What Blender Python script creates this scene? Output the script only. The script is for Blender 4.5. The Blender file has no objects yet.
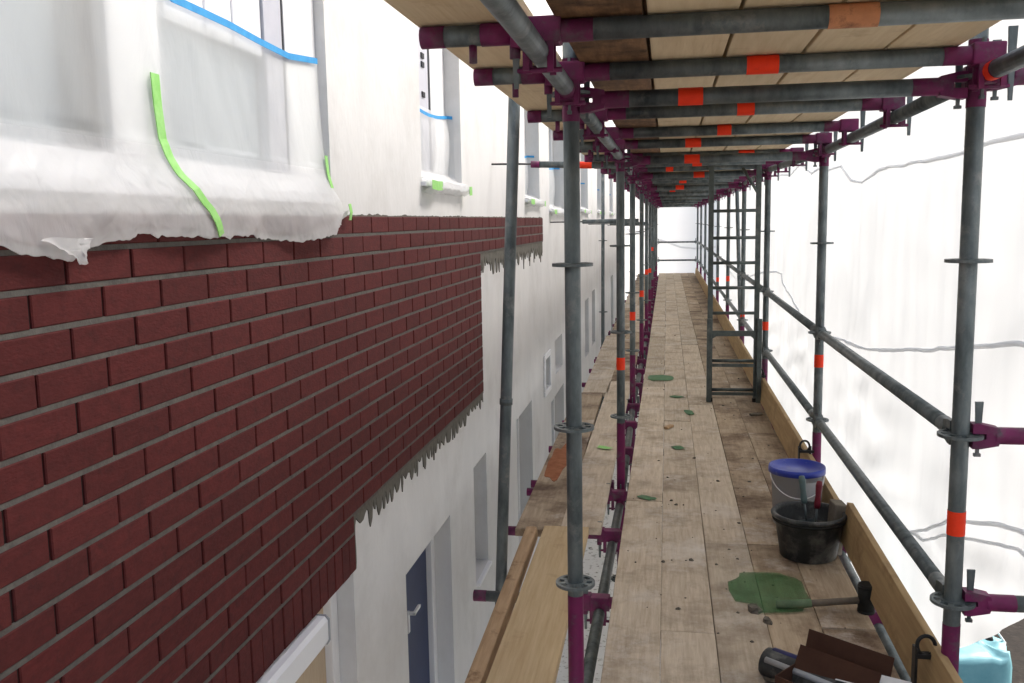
import bpy, bmesh, math, random
from mathutils import Vector, Matrix, noise
random.seed(7)
sc = bpy.context.scene
COL = sc.collection
R = math.radians

# ---------------------------------------------------------------- camera
CAM = Vector((.2794, 0.0, 1.6306)); YAW, PITCH, ROLL, F = .1685, .1298, -.0178, 915.2
fw = Vector((-math.sin(YAW)*math.cos(PITCH), math.cos(YAW)*math.cos(PITCH), -math.sin(PITCH)))
r0 = Vector((math.cos(YAW), math.sin(YAW), 0)); u0 = r0.cross(fw)
rt = math.cos(ROLL)*r0 + math.sin(ROLL)*u0
up = -math.sin(ROLL)*r0 + math.cos(ROLL)*u0
cam = bpy.data.objects.new('camera', bpy.data.cameras.new('camera')); COL.objects.link(cam)
cam.data.sensor_width = 36; cam.data.lens = F/1024*36
cam.data.clip_start = .02; cam.data.clip_end = 2000
cam.matrix_world = Matrix(((rt.x, up.x, -fw.x, CAM.x), (rt.y, up.y, -fw.y, CAM.y), (rt.z, up.z, -fw.z, CAM.z), (0, 0, 0, 1)))
sc.camera = cam

# ---------------------------------------------------------------- sky, sun, exposure
SUN_EL, SUN_AZ = R(46), R(60)            # azimuth measured from +Y towards +X: from the right, ahead
w = bpy.data.worlds.new('World'); sc.world = w; w.use_nodes = True
nt = w.node_tree; bg = nt.nodes['Background']
sky = nt.nodes.new('ShaderNodeTexSky'); sky.sky_type = 'NISHITA'; sky.sun_disc = False
sky.sun_elevation = SUN_EL; sky.sun_rotation = SUN_AZ
sky.air_density = 1.0; sky.dust_density = 6.0; sky.ozone_density = .5
nt.links.new(sky.outputs[0], bg.inputs[0]); bg.inputs[1].default_value = .15
sun = bpy.data.objects.new('sun', bpy.data.lights.new('sun', 'SUN')); COL.objects.link(sun)
sun.data.energy = 1.5; sun.data.angle = R(25); sun.data.color = (.985, .99, 1)
sd = Vector((math.sin(SUN_AZ)*math.cos(SUN_EL), math.cos(SUN_AZ)*math.cos(SUN_EL), math.sin(SUN_EL)))
sun.rotation_euler = sd.to_track_quat('Z', 'Y').to_euler(); sun.location = sd*30
sc.view_settings.view_transform = 'Standard'; sc.view_settings.look = 'None'
sc.view_settings.gamma = 1; sc.view_settings.use_curve_mapping = False
sc.view_settings.exposure = 1.33
sc.render.engine = 'CYCLES'
sc.cycles.use_denoising = True
sc.cycles.max_bounces = 8; sc.cycles.diffuse_bounces = 5; sc.cycles.transparent_max_bounces = 12
sc.cycles.caustics_reflective = False; sc.cycles.caustics_refractive = False
sc.cycles.sample_clamp_indirect = 6

# ---------------------------------------------------------------- materials
MATS = {}
def mat(name, c1, c2=None, scale=8, stretch=(1, 1, 1), rough=.7, metal=0, bump=0, bscale=None, c3=None, s3=3, t3=.6, tint=False, w3=.1,
        spec=.3, obj=False, rvar=0, c4=None, s4=2, t4=.64, w4=.09):
    m = bpy.data.materials.new(name); m.use_nodes = True; t = m.node_tree; b = t.nodes['Principled BSDF']
    N = t.nodes.new; L = t.links.new
    b.inputs['Roughness'].default_value = rough; b.inputs['Metallic'].default_value = metal
    b.inputs['Specular IOR Level'].default_value = spec
    tc = N('ShaderNodeTexCoord'); mp = N('ShaderNodeMapping'); mp.inputs['Scale'].default_value = stretch
    src = tc.outputs['Object']
    if obj:
        oi = N('ShaderNodeObjectInfo'); va = N('ShaderNodeVectorMath'); va.operation = 'MULTIPLY_ADD'
        va.inputs[0].default_value = (1, 1, 1)
        ml = N('ShaderNodeVectorMath'); ml.operation = 'SCALE'; ml.inputs[0].default_value = (37, 53, 71); L(oi.outputs['Random'], ml.inputs['Scale'])
        ad = N('ShaderNodeVectorMath'); ad.operation = 'ADD'; L(src, ad.inputs[0]); L(ml.outputs[0], ad.inputs[1]); src = ad.outputs[0]
    L(src, mp.inputs[0])
    col = None
    if c2 is not None:
        n = N('ShaderNodeTexNoise'); n.inputs['Scale'].default_value = scale; n.inputs['Detail'].default_value = 6; n.inputs['Roughness'].default_value = .65
        L(mp.outputs[0], n.inputs['Vector'])
        cr = N('ShaderNodeValToRGB'); cr.color_ramp.elements[0].position = .32; cr.color_ramp.elements[1].position = .68
        cr.color_ramp.elements[0].color = (*c1, 1); cr.color_ramp.elements[1].color = (*c2, 1)
        L(n.outputs[0], cr.inputs[0]); col = cr.outputs[0]
    else:
        rgb = N('ShaderNodeRGB'); rgb.outputs[0].default_value = (*c1, 1); col = rgb.outputs[0]
    if c3 is not None:
        n3 = N('ShaderNodeTexNoise'); n3.inputs['Scale'].default_value = s3; n3.inputs['Detail'].default_value = 7; n3.inputs['Roughness'].default_value = .7
        L(src, n3.inputs['Vector'])
        mr = N('ShaderNodeMapRange'); mr.inputs[1].default_value = t3-w3; mr.inputs[2].default_value = t3+w3
        L(n3.outputs[0], mr.inputs[0])
        mx = N('ShaderNodeMix'); mx.data_type = 'RGBA'; L(mr.outputs[0], mx.inputs[0]); L(col, mx.inputs[6]); mx.inputs[7].default_value = (*c3, 1); col = mx.outputs[2]
    if c4 is not None:
        n4 = N('ShaderNodeTexNoise'); n4.inputs['Scale'].default_value = s4; n4.inputs['Detail'].default_value = 9; n4.inputs['Roughness'].default_value = .75
        va4 = N('ShaderNodeVectorMath'); va4.operation = 'ADD'; va4.inputs[1].default_value = (13.1, 4.7, 2.2); L(src, va4.inputs[0]); L(va4.outputs[0], n4.inputs['Vector'])
        m4 = N('ShaderNodeMapRange'); m4.inputs[1].default_value = t4-w4; m4.inputs[2].default_value = t4+w4; L(n4.outputs[0], m4.inputs[0])
        mx = N('ShaderNodeMix'); mx.data_type = 'RGBA'; L(m4.outputs[0], mx.inputs[0]); L(col, mx.inputs[6]); mx.inputs[7].default_value = (*c4, 1); col = mx.outputs[2]
    if tint:
        at = N('ShaderNodeAttribute'); at.attribute_name = 'tint'
        mx = N('ShaderNodeMix'); mx.data_type = 'RGBA'; mx.blend_type = 'MULTIPLY'; mx.inputs[0].default_value = 1
        L(col, mx.inputs[6]); L(at.outputs['Color'], mx.inputs[7]); col = mx.outputs[2]
    if rvar:
        oi = N('ShaderNodeObjectInfo'); mr = N('ShaderNodeMapRange'); mr.inputs[3].default_value = 1-rvar; mr.inputs[4].default_value = 1+rvar*.6
        L(oi.outputs['Random'], mr.inputs[0])
        mx = N('ShaderNodeVectorMath'); mx.operation = 'SCALE'; L(col, mx.inputs[0]); L(mr.outputs[0], mx.inputs['Scale']); col = mx.outputs[0]
    L(col, b.inputs['Base Color'])
    if bump:
        nb = N('ShaderNodeTexNoise'); nb.inputs['Scale'].default_value = bscale or scale*2; nb.inputs['Detail'].default_value = 8
        L(mp.outputs[0], nb.inputs['Vector']); bp = N('ShaderNodeBump'); bp.inputs['Strength'].default_value = min(1, bump); bp.inputs['Distance'].default_value = .004
        L(nb.outputs[0], bp.inputs['Height']); L(bp.outputs[0], b.inputs['Normal'])
    MATS[name] = m
    return m

steel = mat('galvanised_steel', (.055, .074, .08), (.19, .22, .225), 14, (1, 1, .35), rough=.5, metal=.35, bump=.35, bscale=60, c3=(.28, .28, .27), s3=9, t3=.66, obj=True, rvar=.15, spec=.4)
purple = mat('purple_paint', (.17, .012, .085), (.11, .012, .06), 12, rough=.5, bump=.3, bscale=50, c3=(.13, .1, .12), s3=12, t3=.64, obj=True)
purple_dk = mat('worn_purple_paint', (.19, .017, .1), (.1, .02, .062), 16, rough=.55, bump=.3, bscale=50, c3=(.1, .09, .1), s3=14, t3=.62, obj=True)
orange = mat('orange_tape', (.95, .055, .012), (.85, .04, .01), 30, rough=.55, c3=(.55, .03, .01), s3=40, t3=.68)
tan_tag = mat('tan_tape', (.62, .28, .14), (.5, .22, .11), 30, rough=.7, c3=(.2, .09, .05), s3=25, t3=.62)
plaster = mat('white_render', (.61, .612, .606), (.68, .68, .672), 3, (1, 1, .5), rough=.92, bump=.45, bscale=34, c3=(.535, .53, .515), s3=1.8, t3=.64, w3=.14)
brickm = mat('red_brick', (.064, .0086, .0082), (.093, .014, .013), 22, (1, 1, 2.6), rough=.85, bump=.45, bscale=60, tint=True, c3=(.05, .008, .008), s3=26, t3=.64, w3=.08)
bedm = mat('grey_joint_mortar', (.082, .077, .07), (.125, .117, .105), 30, rough=.95, bump=.7, bscale=90)
backm = mat('dark_open_joint', (.02, .008, .008), rough=.95)
adhes = mat('grey_adhesive_mortar', (.095, .09, .075), (.14, .132, .112), 16, rough=.9, bump=.9, bscale=55)
deckw = mat('worn_deck_timber', (.44, .36, .268), (.62, .535, .425), 9, (6, .45, 3), rough=.85, bump=.7, bscale=16, c3=(.29, .23, .17), s3=2.6, t3=.585, w3=.1, obj=True, rvar=.16, c4=(.66, .61, .55), s4=2.4, t4=.62, w4=.1)
deckw2 = mat('stained_deck_timber', (.34, .26, .175), (.5, .4, .285), 9, (6, .45, 3), rough=.8, bump=.7, bscale=16, c3=(.13, .083, .052), s3=2.2, t3=.54, w3=.1, obj=True, rvar=.16, c4=(.6, .53, .46), s4=3, t4=.64, w4=.09)
newwood = mat('fresh_pale_timber', (.5, .36, .2), (.62, .48, .29), 7, (7, .4, 3), rough=.75, bump=.4, bscale=14, c3=(.36, .25, .14), s3=5, t3=.7, obj=True, rvar=.06)
ceilw = mat('pale_board_underside', (.64, .5, .31), (.75, .62, .42), 7, (6, .4, 3), rough=.8, bump=.5, bscale=14, c3=(.42, .29, .16), s3=4, t3=.66, obj=True, rvar=.14)
ceilbrown = mat('wet_brown_board_underside', (.12, .06, .026), (.26, .145, .07), 9, (5, .6, 3), rough=.7, bump=.6, bscale=18, c3=(.05, .024, .011), s3=8, t3=.55, obj=True)
toew = mat('toe_board_timber', (.34, .23, .115), (.47, .34, .18), 7, (3, .4, 6), rough=.8, bump=.5, bscale=14, c3=(.22, .14, .07), s3=4, t3=.62, obj=True)
battenw = mat('brown_batten', (.36, .235, .13), (.5, .35, .21), 9, (6, .5, 3), rough=.8, bump=.5, bscale=18, c3=(.12, .06, .03), s3=10, t3=.66)
rust = mat('rust_stain', (.24, .075, .025), (.36, .14, .06), 14, rough=.85)
upvc = mat('white_window_frame', (.74, .75, .77), (.78, .79, .8), 4, rough=.35, spec=.5)
gasket = mat('black_gasket', (.015, .016, .02), rough=.6)
lilac = mat('grey_lilac_frame_film', (.42, .43, .49), (.5, .51, .56), 5, rough=.4)
bluepane = mat('dark_blue_film', (.014, .026, .08), (.022, .036, .1), 6, rough=.4, spec=.25)
curtain = mat('beige_blind', (.42, .33, .23), (.5, .41, .3), 20, (1, 8, .3), rough=.9)
glassm = mat('window_glass', (.27, .32, .36), (.38, .43, .46), 1.5, rough=.12, spec=.7)
bluetape = mat('blue_masking_tape', (.03, .25, .56), (.05, .33, .65), 20, rough=.6)
greentape = mat('green_masking_tape', (.24, .58, .13), (.36, .68, .24), 20, rough=.6)
greenfilm = mat('green_plastic_scrap', (.03, .125, .045), (.075, .2, .085), 20, rough=.5)
blackpl = mat('black_plastic', (.018, .02, .022), (.05, .055, .055), 12, rough=.55, c3=(.2, .2, .185), s3=7, t3=.57, bump=.5)
bluepl = mat('blue_plastic_lid', (.015, .035, .32), (.02, .05, .4), 6, rough=.35, c3=(.2, .22, .4), s3=14, t3=.7, spec=.5)
greypl = mat('grey_label', (.3, .32, .34), (.4, .41, .42), 9, rough=.7)
redpl = mat('maroon_handle', (.16, .015, .03), rough=.4)
teal = mat('grey_green_handle', (.1, .15, .15), rough=.5)
rubber = mat('black_rubber', (.014, .015, .014), (.03, .03, .028), 20, rough=.8)
handlew = mat('worn_wood_handle', (.12, .1, .08), (.2, .17, .13), 20, rough=.8)
card = mat('brown_cardboard', (.05, .021, .013), (.075, .034, .02), 8, rough=.9, bump=.2)
paper = mat('white_paper', (.78, .79, .8), rough=.8)
blueroll = mat('navy_plastic', (.012, .015, .09), (.02, .025, .14), 8, rough=.4)
greyblock = mat('weathered_block', (.14, .125, .1), (.24, .215, .175), 10, rough=.9, bump=.6, c3=(.4, .36, .3), s3=7, t3=.62)
turq = mat('turquoise_film', (.12, .31, .35), (.19, .39, .43), 6, rough=.4, bump=1, bscale=12)
blackiron = mat('black_iron', (.018, .018, .02), (.035, .035, .035), 20, rough=.5, metal=.4)
aluladder = mat('dull_ladder_metal', (.06, .075, .075), (.12, .14, .135), 14, rough=.5, metal=.4, c3=(.2, .2, .19), s3=9, t3=.66)
soil = mat('dark_soil', (.009, .007, .006), (.026, .021, .016), 9, rough=.95, bump=1, bscale=20, c3=(.1, .09, .08), s3=26, t3=.7)
groundfilm = mat('white_ground_film', (.7, .7, .69), (.76, .76, .75), 3, rough=.6, bump=.6, bscale=12, c3=(.16, .15, .12), s3=17, t3=.6, w3=.05)
crumb = mat('mortar_crumbs', (.05, .042, .034), (.2, .18, .15), 40, rough=.95)

def sheetmat(name, col, trans, alpha, rough=.4, bump=.6, bs=7, stretch=(1, 1, 1)):
    """thin plastic film: diffuse + translucent + a little gloss, partly see-through"""
    m = bpy.data.materials.new(name); m.use_nodes = True; t = m.node_tree; N = t.nodes.new; L = t.links.new
    for n in list(t.nodes): t.nodes.remove(n)
    out = N('ShaderNodeOutputMaterial'); d = N('ShaderNodeBsdfDiffuse'); tr = N('ShaderNodeBsdfTranslucent'); g = N('ShaderNodeBsdfGlossy'); tp = N('ShaderNodeBsdfTransparent')
    tc = N('ShaderNodeTexCoord'); mp = N('ShaderNodeMapping'); mp.inputs['Scale'].default_value = stretch; L(tc.outputs['Object'], mp.inputs[0])
    n = N('ShaderNodeTexNoise'); n.inputs['Scale'].default_value = bs; n.inputs['Detail'].default_value = 7; n.inputs['Distortion'].default_value = 1.2; L(mp.outputs[0], n.inputs['Vector'])
    bp = N('ShaderNodeBump'); bp.inputs['Strength'].default_value = bump; bp.inputs['Distance'].default_value = .02; L(n.outputs[0], bp.inputs['Height'])
    d.inputs[0].default_value = (*col, 1); tr.inputs[0].default_value = (*col, 1); g.inputs['Roughness'].default_value = rough
    for x in (d, tr, g): L(bp.outputs[0], x.inputs['Normal'])
    a = N('ShaderNodeMixShader'); a.inputs[0].default_value = trans; L(d.outputs[0], a.inputs[1]); L(tr.outputs[0], a.inputs[2])
    b = N('ShaderNodeMixShader'); b.inputs[0].default_value = .05; L(a.outputs[0], b.inputs[1]); L(g.outputs[0], b.inputs[2])
    c = N('ShaderNodeMixShader'); c.inputs[0].default_value = alpha; L(tp.outputs[0], c.inputs[1]); L(b.outputs[0], c.inputs[2]); L(c.outputs[0], out.inputs[0])
    return m
tarpm = sheetmat('white_sheeting', (.655, .69, .712), .5, 1.0, bump=.35, bs=2.2, stretch=(1, 1, .35))
endm = sheetmat('brightened_white_sheeting', (.9, .92, .93), .68, 1.0, bump=.3, bs=3)  # paler and more translucent than the side sheeting, to brighten the far end
seamm = sheetmat('sheeting_double_fold', (.76, .78, .8), .5, 1.0, bump=.3, bs=6)
filmm = sheetmat('clear_masking_film', (.87, .89, .885), .45, .6, bump=.5, bs=4, stretch=(1, 1, .5))
filmm2 = sheetmat('bunched_masking_film', (.87, .88, .88), .55, .7, bump=.5, bs=9, stretch=(1, 1, .45))
greenclear = sheetmat('thin_green_film', (.045, .21, .065), .3, .6, bump=.6, bs=14)
bucketm = sheetmat('cloudy_clear_plastic', (.62, .64, .66), .45, .62, bump=.1, bs=4)

# ---------------------------------------------------------------- mesh helpers
class MB:
    def __init__(s): s.v = []; s.f = []; s.sm = []; s.mi = []; s.tint = None
    def quad(s, pts, smooth=False, mi=0):
        b = len(s.v); s.v += [tuple(p) for p in pts]; s.f.append(tuple(range(b, b+len(pts)))); s.sm.append(smooth); s.mi.append(mi)
    def box(s, x0, x1, y0, y1, z0, z1, M=None, bev=0, mi=0):
        if bev:
            bm = bmesh.new(); bmesh.ops.create_cube(bm, size=1)
            for v in bm.verts: v.co = Vector(((x0+x1)/2+v.co.x*(x1-x0), (y0+y1)/2+v.co.y*(y1-y0), (z0+z1)/2+v.co.z*(z1-z0)))
            bmesh.ops.bevel(bm, geom=bm.edges[:], offset=bev, segments=2, affect='EDGES', profile=.6)
            b = len(s.v); bm.verts.index_update()
            for v in bm.verts: s.v.append(tuple(M @ v.co) if M else tuple(v.co))
            for f in bm.faces: s.f.append(tuple(b+v.index for v in f.verts)); s.sm.append(False); s.mi.append(mi)
            bm.free(); return
        P = [Vector((x, y, z)) for x in (x0, x1) for y in (y0, y1) for z in (z0, z1)]
        if M: P = [M @ p for p in P]
        b = len(s.v); s.v += [tuple(p) for p in P]
        for f in ((0, 1, 3, 2), (4, 6, 7, 5), (0, 4, 5, 1), (2, 3, 7, 6), (0, 2, 6, 4), (1, 5, 7, 3)):
            s.f.append(tuple(b+i for i in f)); s.sm.append(False); s.mi.append(mi)
    def tube(s, a, b, r, n=16, r2=None, caps=True, bore=0, mi=0):
        a = Vector(a); b = Vector(b); d = (b-a).normalized()
        x = d.orthogonal().normalized(); y = d.cross(x); r2 = r if r2 is None else r2
        i0 = len(s.v)
        for p, rr in ((a, r), (b, r2)):
            for k in range(n):
                t = 2*math.pi*k/n; s.v.append(tuple(p+x*(rr*math.cos(t))+y*(rr*math.sin(t))))
        for k in range(n):
            j = (k+1) % n; s.f.append((i0+k, i0+j, i0+n+j, i0+n+k)); s.sm.append(True); s.mi.append(mi)
        if caps:
            s.f.append(tuple(i0+k for k in reversed(range(n)))); s.sm.append(False); s.mi.append(mi)
            s.f.append(tuple(i0+n+k for k in range(n))); s.sm.append(False); s.mi.append(mi)
    def path(s, pts, r, n=8):
        """round bar through points"""
        pts = [Vector(p) for p in pts]; rings = []
        x = None
        for i, p in enumerate(pts):
            d = (pts[min(i+1, len(pts)-1)]-pts[max(i-1, 0)]).normalized()
            if x is None: x = d.orthogonal().normalized()
            else: x = (x-d*x.dot(d)).normalized()
            y = d.cross(x); b = len(s.v); rings.append(b)
            for k in range(n):
                t = 2*math.pi*k/n; s.v.append(tuple(p+x*(r*math.cos(t))+y*(r*math.sin(t))))
        for a, b in zip(rings, rings[1:]):
            for k in range(n):
                j = (k+1) % n; s.f.append((a+k, a+j, b+j, b+k)); s.sm.append(True); s.mi.append(0)
        for a, rev in ((rings[0], True), (rings[-1], False)):
            q = [a+k for k in range(n)]; s.f.append(tuple(reversed(q)) if rev else tuple(q)); s.sm.append(False); s.mi.append(0)
    def lathe(s, prof, c=(0, 0, 0), n=40, wob=0):
        """closed profile of (r, z)"""
        c = Vector(c); i0 = len(s.v)
        for r, z in prof:
            for k in range(n):
                t = 2*math.pi*k/n; rr = r*(1+wob*math.sin(2*t+.7)); s.v.append((c.x+rr*math.cos(t), c.y+rr*math.sin(t), c.z+z))
        for i in range(len(prof)-1):
            for k in range(n):
                j = (k+1) % n; s.f.append((i0+i*n+k, i0+i*n+j, i0+(i+1)*n+j, i0+(i+1)*n+k)); s.sm.append(True); s.mi.append(0)
    def prism(s, poly, axis, a, b):
        """poly = 2-D outline, extruded along axis between a and b"""
        n = len(poly); i0 = len(s.v)
        for t in (a, b):
            for p in poly:
                q = {'x': (t, p[0], p[1]), 'y': (p[0], t, p[1]), 'z': (p[0], p[1], t)}[axis]; s.v.append(q)
        s.f.append(tuple(i0+k for k in reversed(range(n)))); s.f.append(tuple(i0+n+k for k in range(n)))
        for k in range(n):
            j = (k+1) % n; s.f.append((i0+k, i0+j, i0+n+j, i0+n+k))
        s.sm += [False]*(n+2); s.mi += [0]*(n+2)
    def grid(s, fn, nu, nv):
        i0 = len(s.v)
        for i in range(nu+1):
            for j in range(nv+1): s.v.append(tuple(fn(i/nu, j/nv)))
        for i in range(nu):
            for j in range(nv):
                a = i0+i*(nv+1)+j; s.f.append((a, a+nv+1, a+nv+2, a+1)); s.sm.append(True); s.mi.append(0)
    def mesh(s, name, mats):
        me = bpy.data.meshes.new(name); me.from_pydata(s.v, [], s.f)
        for m in (mats if isinstance(mats, (list, tuple)) else [mats]): me.materials.append(m)
        me.polygons.foreach_set('use_smooth', s.sm); me.polygons.foreach_set('material_index', s.mi)
        if s.tint:
            a = me.color_attributes.new('tint', 'FLOAT_COLOR', 'POINT')
            for i, t in enumerate(s.tint): a.data[i].color = t
        bm = bmesh.new(); bm.from_mesh(me); bmesh.ops.recalc_face_normals(bm, faces=bm.faces); bm.to_mesh(me); bm.free()
        return me
    def build(s, name, mats, parent=None, loc=None, label=None):
        o = bpy.data.objects.new(name, s.mesh(name, mats)); COL.objects.link(o)
        if parent: o.parent = parent
        if loc: o.location = loc
        if label: o['label'] = label
        return o

def tag(o, label, cat, group=None):
    o['label'] = label; o['category'] = cat; o['kind'] = 'thing'
    if group: o['group'] = group
    return o
def empty(name, loc, label, cat, group=None, rz=0):
    o = bpy.data.objects.new(name, None); COL.objects.link(o); o.location = loc; o.rotation_euler = (0, 0, rz); o.empty_display_size = .1
    return tag(o, label, cat, group)
def structure(o): o['kind'] = 'structure'; return o
def link(name, me, parent=None, loc=(0, 0, 0), rot=(0, 0, 0)):
    o = bpy.data.objects.new(name, me); COL.objects.link(o); o.parent = parent; o.location = loc; o.rotation_euler = rot; return o
def nz(*a): return noise.noise(Vector(a))
ORD = ['first', 'second', 'third', 'fourth', 'fifth', 'sixth', 'seventh', 'eighth', 'ninth', 'tenth', 'eleventh', 'twelfth', 'thirteenth', 'fourteenth', 'fifteenth',
       'sixteenth', 'seventeenth', 'eighteenth', 'nineteenth']
ORD += [a for b in ('twent', 'thirt', 'fort') for a in [b+'ieth']+[b+'y-'+c for c in ORD[:9]]]

# ---------------------------------------------------------------- dimensions
W = 1.117; Y0 = 2.754; BAY = 2.57; NB = 9; YEND = Y0+NB*BAY
WALL = -1.0265; BR = -1.0145; GZ = -2.1
DECK = .105; CEIL = 2.07

# ---------------------------------------------------------------- ground
m = MB()
def gf(u, v):
    x = -300+600*u; y = -300+600*v; return (x, y, GZ)
m.grid(gf, 2, 2); structure(m.build('ground', soil))
m = MB(); m.grid(lambda u, v: (WALL+.02+2.1*u, -1+29*v, GZ+.012+.02*(nz(u*8, v*70, 3)+1)), 16, 160)
tag(m.build('ground_sheet', groundfilm), 'white plastic film on the ground below the scaffold, littered with mortar crumbs', 'plastic sheet')

# ---------------------------------------------------------------- the house
house = empty('rendered_house', (WALL, 12, GZ), 'white rendered house wall half clad in dark red brick beside the scaffold', 'building')
house_off = Vector((-WALL, -12, -GZ))
def hb(mb, name, mats, parent=house, label=None):
    o = mb.build(name, mats, None, None, label); o.parent = parent
    if parent is house: o.location = house_off
    return o
# openings: (y0, y1, z0, z1, recess, kind)
UP = [(.55, 3.49, 1.74, 2.95, .04, 'u1'), (4.867, 5.854, 1.86, 2.95, .1, 'u2'), (8.55, 9.55, 1.84, 2.95, .14, 'u3'), (10.35, 11.85, 1.76, 2.95, .14, 'u4'),
      (14.2, 15.5, 1.8, 2.95, .14, 'u5'), (17.6, 18.9, 1.8, 2.95, .14, 'u5'), (21.4, 22.7, 1.8, 2.95, .14, 'u5')]
LO = [(.55, 3.555, -1.3, .172, .075, 'l1'), (4.318, 5.296, -1.9, -.145, .105, 'l2'), (6.0, 6.45, -.87, -.045, .11, 'slit'), (7.85, 8.78, -1.4, -.11, .13, 'l3'),
      (9.72, 10.12, -.2, .14, .1, 'small'), (10.72, 11.5, -.19, .22, .1, 'l4'), (10.3, 11.6, -1.5, -.44, .12, 'l3'), (13.2, 14.1, -1.3, .05, .12, 'l3'), (14.8, 15.5, -.6, .34, .12, 'l4'), (16.2, 16.9, -.6, .38, .12, 'l4'), (18.6, 19.6, -1.2, .3, .12, 'l4'), (21.8, 22.8, -1.2, .3, .12, 'l4')]
ops = UP+LO
ys = sorted({-3.0, 29.0} | {o[0] for o in ops} | {o[1] for o in ops}); zs = sorted({GZ-.05, 6.2} | {o[2] for o in ops} | {o[3] for o in ops})
m = MB()
for ya, yb in zip(ys, ys[1:]):
    for za, zb in zip(zs, zs[1:]):
        yc, zc = (ya+yb)/2, (za+zb)/2
        if any(o[0] < yc < o[1] and o[2] < zc < o[3] for o in ops): continue
        m.quad([(WALL, ya, za), (WALL, yb, za), (WALL, yb, zb), (WALL, ya, zb)])
for (a, b, c, d, rc, k) in ops:
    x1 = WALL-.26
    m.quad([(WALL, a, c), (x1, a, c), (x1, a, d), (WALL, a, d)]); m.quad([(WALL, b, c), (WALL, b, d), (x1, b, d), (x1, b, c)])
    m.quad([(WALL, a, d), (x1, a, d), (x1, b, d), (WALL, b, d)]); m.quad([(WALL, a, c), (WALL, b, c), (x1, b, c), (x1, a, c)])
m.quad([(WALL, -3, GZ), (-9, -3, GZ), (-9, -3, 6.2), (WALL, -3, 6.2)]); m.quad([(WALL, 29, GZ), (-9, 29, GZ), (-9, 29, 6.2), (WALL, 29, 6.2)])
m.quad([(-9, -3, GZ), (-9, 29, GZ), (-9, 29, 6.2), (-9, -3, 6.2)])
hb(m, 'wall', plaster)
m = MB(); m.prism([(-9.3, 6.2), (-.78, 6.2), (-.78, 6.32), (-5, 8.6), (-9.3, 6.32)], 'y', -3.3, 29.3); hb(m, 'roof', blackpl)
# interior dark backs of every window are the panes themselves
def frame_mb(a, b, c, d, x, fwid=.07, th=.06, mull=()):
    f = MB()
    for (y0, y1, z0, z1) in ((a, b, d-fwid, d), (a, b, c, c+fwid), (a, a+fwid, c+fwid, d-fwid), (b-fwid, b, c+fwid, d-fwid)):
        f.box(x-th, x, y0, y1, z0, z1, bev=.006)
    for (y0, y1) in mull: f.box(x-th+.004, x+.006, y0, y1, c+fwid, d-fwid, bev=.006)
    return f
for (a, b, c, d, rc, k) in ops:
    x = WALL-rc; e = .002
    mull = ()
    if k == 'u1': mull = ((2.10, 2.34), (3.18, 3.42))
    if k == 'l1': mull = ((1.9, 2.0),)
    fm = upvc
    fr = hb(frame_mb(a+e, b-e, c+e, d-e, x, .075 if k != 'small' else .05, .06, mull), 'window', fm)
    p = MB(); p.box(x-.045, x-.035, a+.05, b-.05, c+.05, d-.05)
    pm = {'l1': curtain, 'l2': bluepane, 'u2': glassm}.get(k, glassm)
    p.build('pane', pm, fr)
    if k == 'u1':
        g = MB(); g.box(x-.03, x+.003, 3.166, 3.178, c+.08, d-.08); g.build('gasket', gasket, fr)
        g = MB(); g.box(x-.03, x+.004, 1.96, 2.05, c+.08, d-.08); g.build('gasket', gasket, fr)
        g = MB(); g.box(x-.03, x+.002, 3.02, 3.164, c+.08, d-.08); g.build('sash', lilac, fr)
        g = MB(); g.box(x-.03, x-.008, 2.40, 3.015, 2.20, d-.08); g.build('white_blind', upvc, fr)
        for y in (2.62, 2.80): g = MB(); g.box(x-.02, x-.006, y, y+.012, 2.205, d-.085); g.build('blind_cord', lilac, fr)
    if k == 'u2':
        g = MB(); g.box(x-.03, x+.008, 5.47, b-.07, c+.08, d-.08, bev=.004); g.build('jamb_panel', upvc, fr)
        g = MB(); g.box(x-.03, x+.002, 5.18, 5.435, c+.08, d-.08); g.build('sash', lilac, fr)
        g = MB(); g.box(x-.03, x+.004, 5.437, 5.468, c+.08, d-.08); g.build('gasket', gasket, fr)
        for z in (2.53, 2.58, 2.36): g = MB(); g.box(x-.002, x+.009, 5.28, 5.34, z, z+.03); g.build('hinge', gasket, fr)
    if k == 'l2':
        g = MB(); g.box(x, x+.012, a+.33, a+.36, -.62, -.5); g.box(x+.012, x+.05, a+.335, a+.355, -.515, -.5); g.box(x+.035, x+.05, a+.335, a+.45, -.515, -.497, bev=.003); g.build('handle', upvc, fr)
        g = MB(); g.box(x-.034, x+.001, a+.26, a+.30, -1.5, -.3); g.build('gasket', gasket, fr)
    if k[0] == 'u' or k == 'slit':
        s = MB(); s.box(x, (WALL+.03 if k != 'u1' else WALL+.012), a-.02 if k[0] == 'u' else a+.003, b+.02 if k[0] == 'u' else b-.003, c-.028, c-.003, bev=.005)
        s.build('sill', upvc, fr)
    if k == 'small':
        s = frame_mb(a-.06, b+.06, c-.06, d+.06, WALL+.022, .058, .02); s.build('surround', upvc, fr)
    if k == 'l1':
        s = MB(); s.prism([(x+.002, .062), (BR+.028, .058), (BR+.036, .075), (BR+.036, .15), (BR+.024, .166), (x+.002, .17)], 'y', .6, 3.13); s.build('blind_box', upvc, fr)
        s = MB(); s.prism([(x+.004, .056), (BR+.03, .052), (BR+.042, .07), (BR+.042, .153), (BR+.028, .1705), (x+.004, .1705)], 'y', 3.131, 3.137); s.build('end_cap', greypl, fr)

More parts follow.
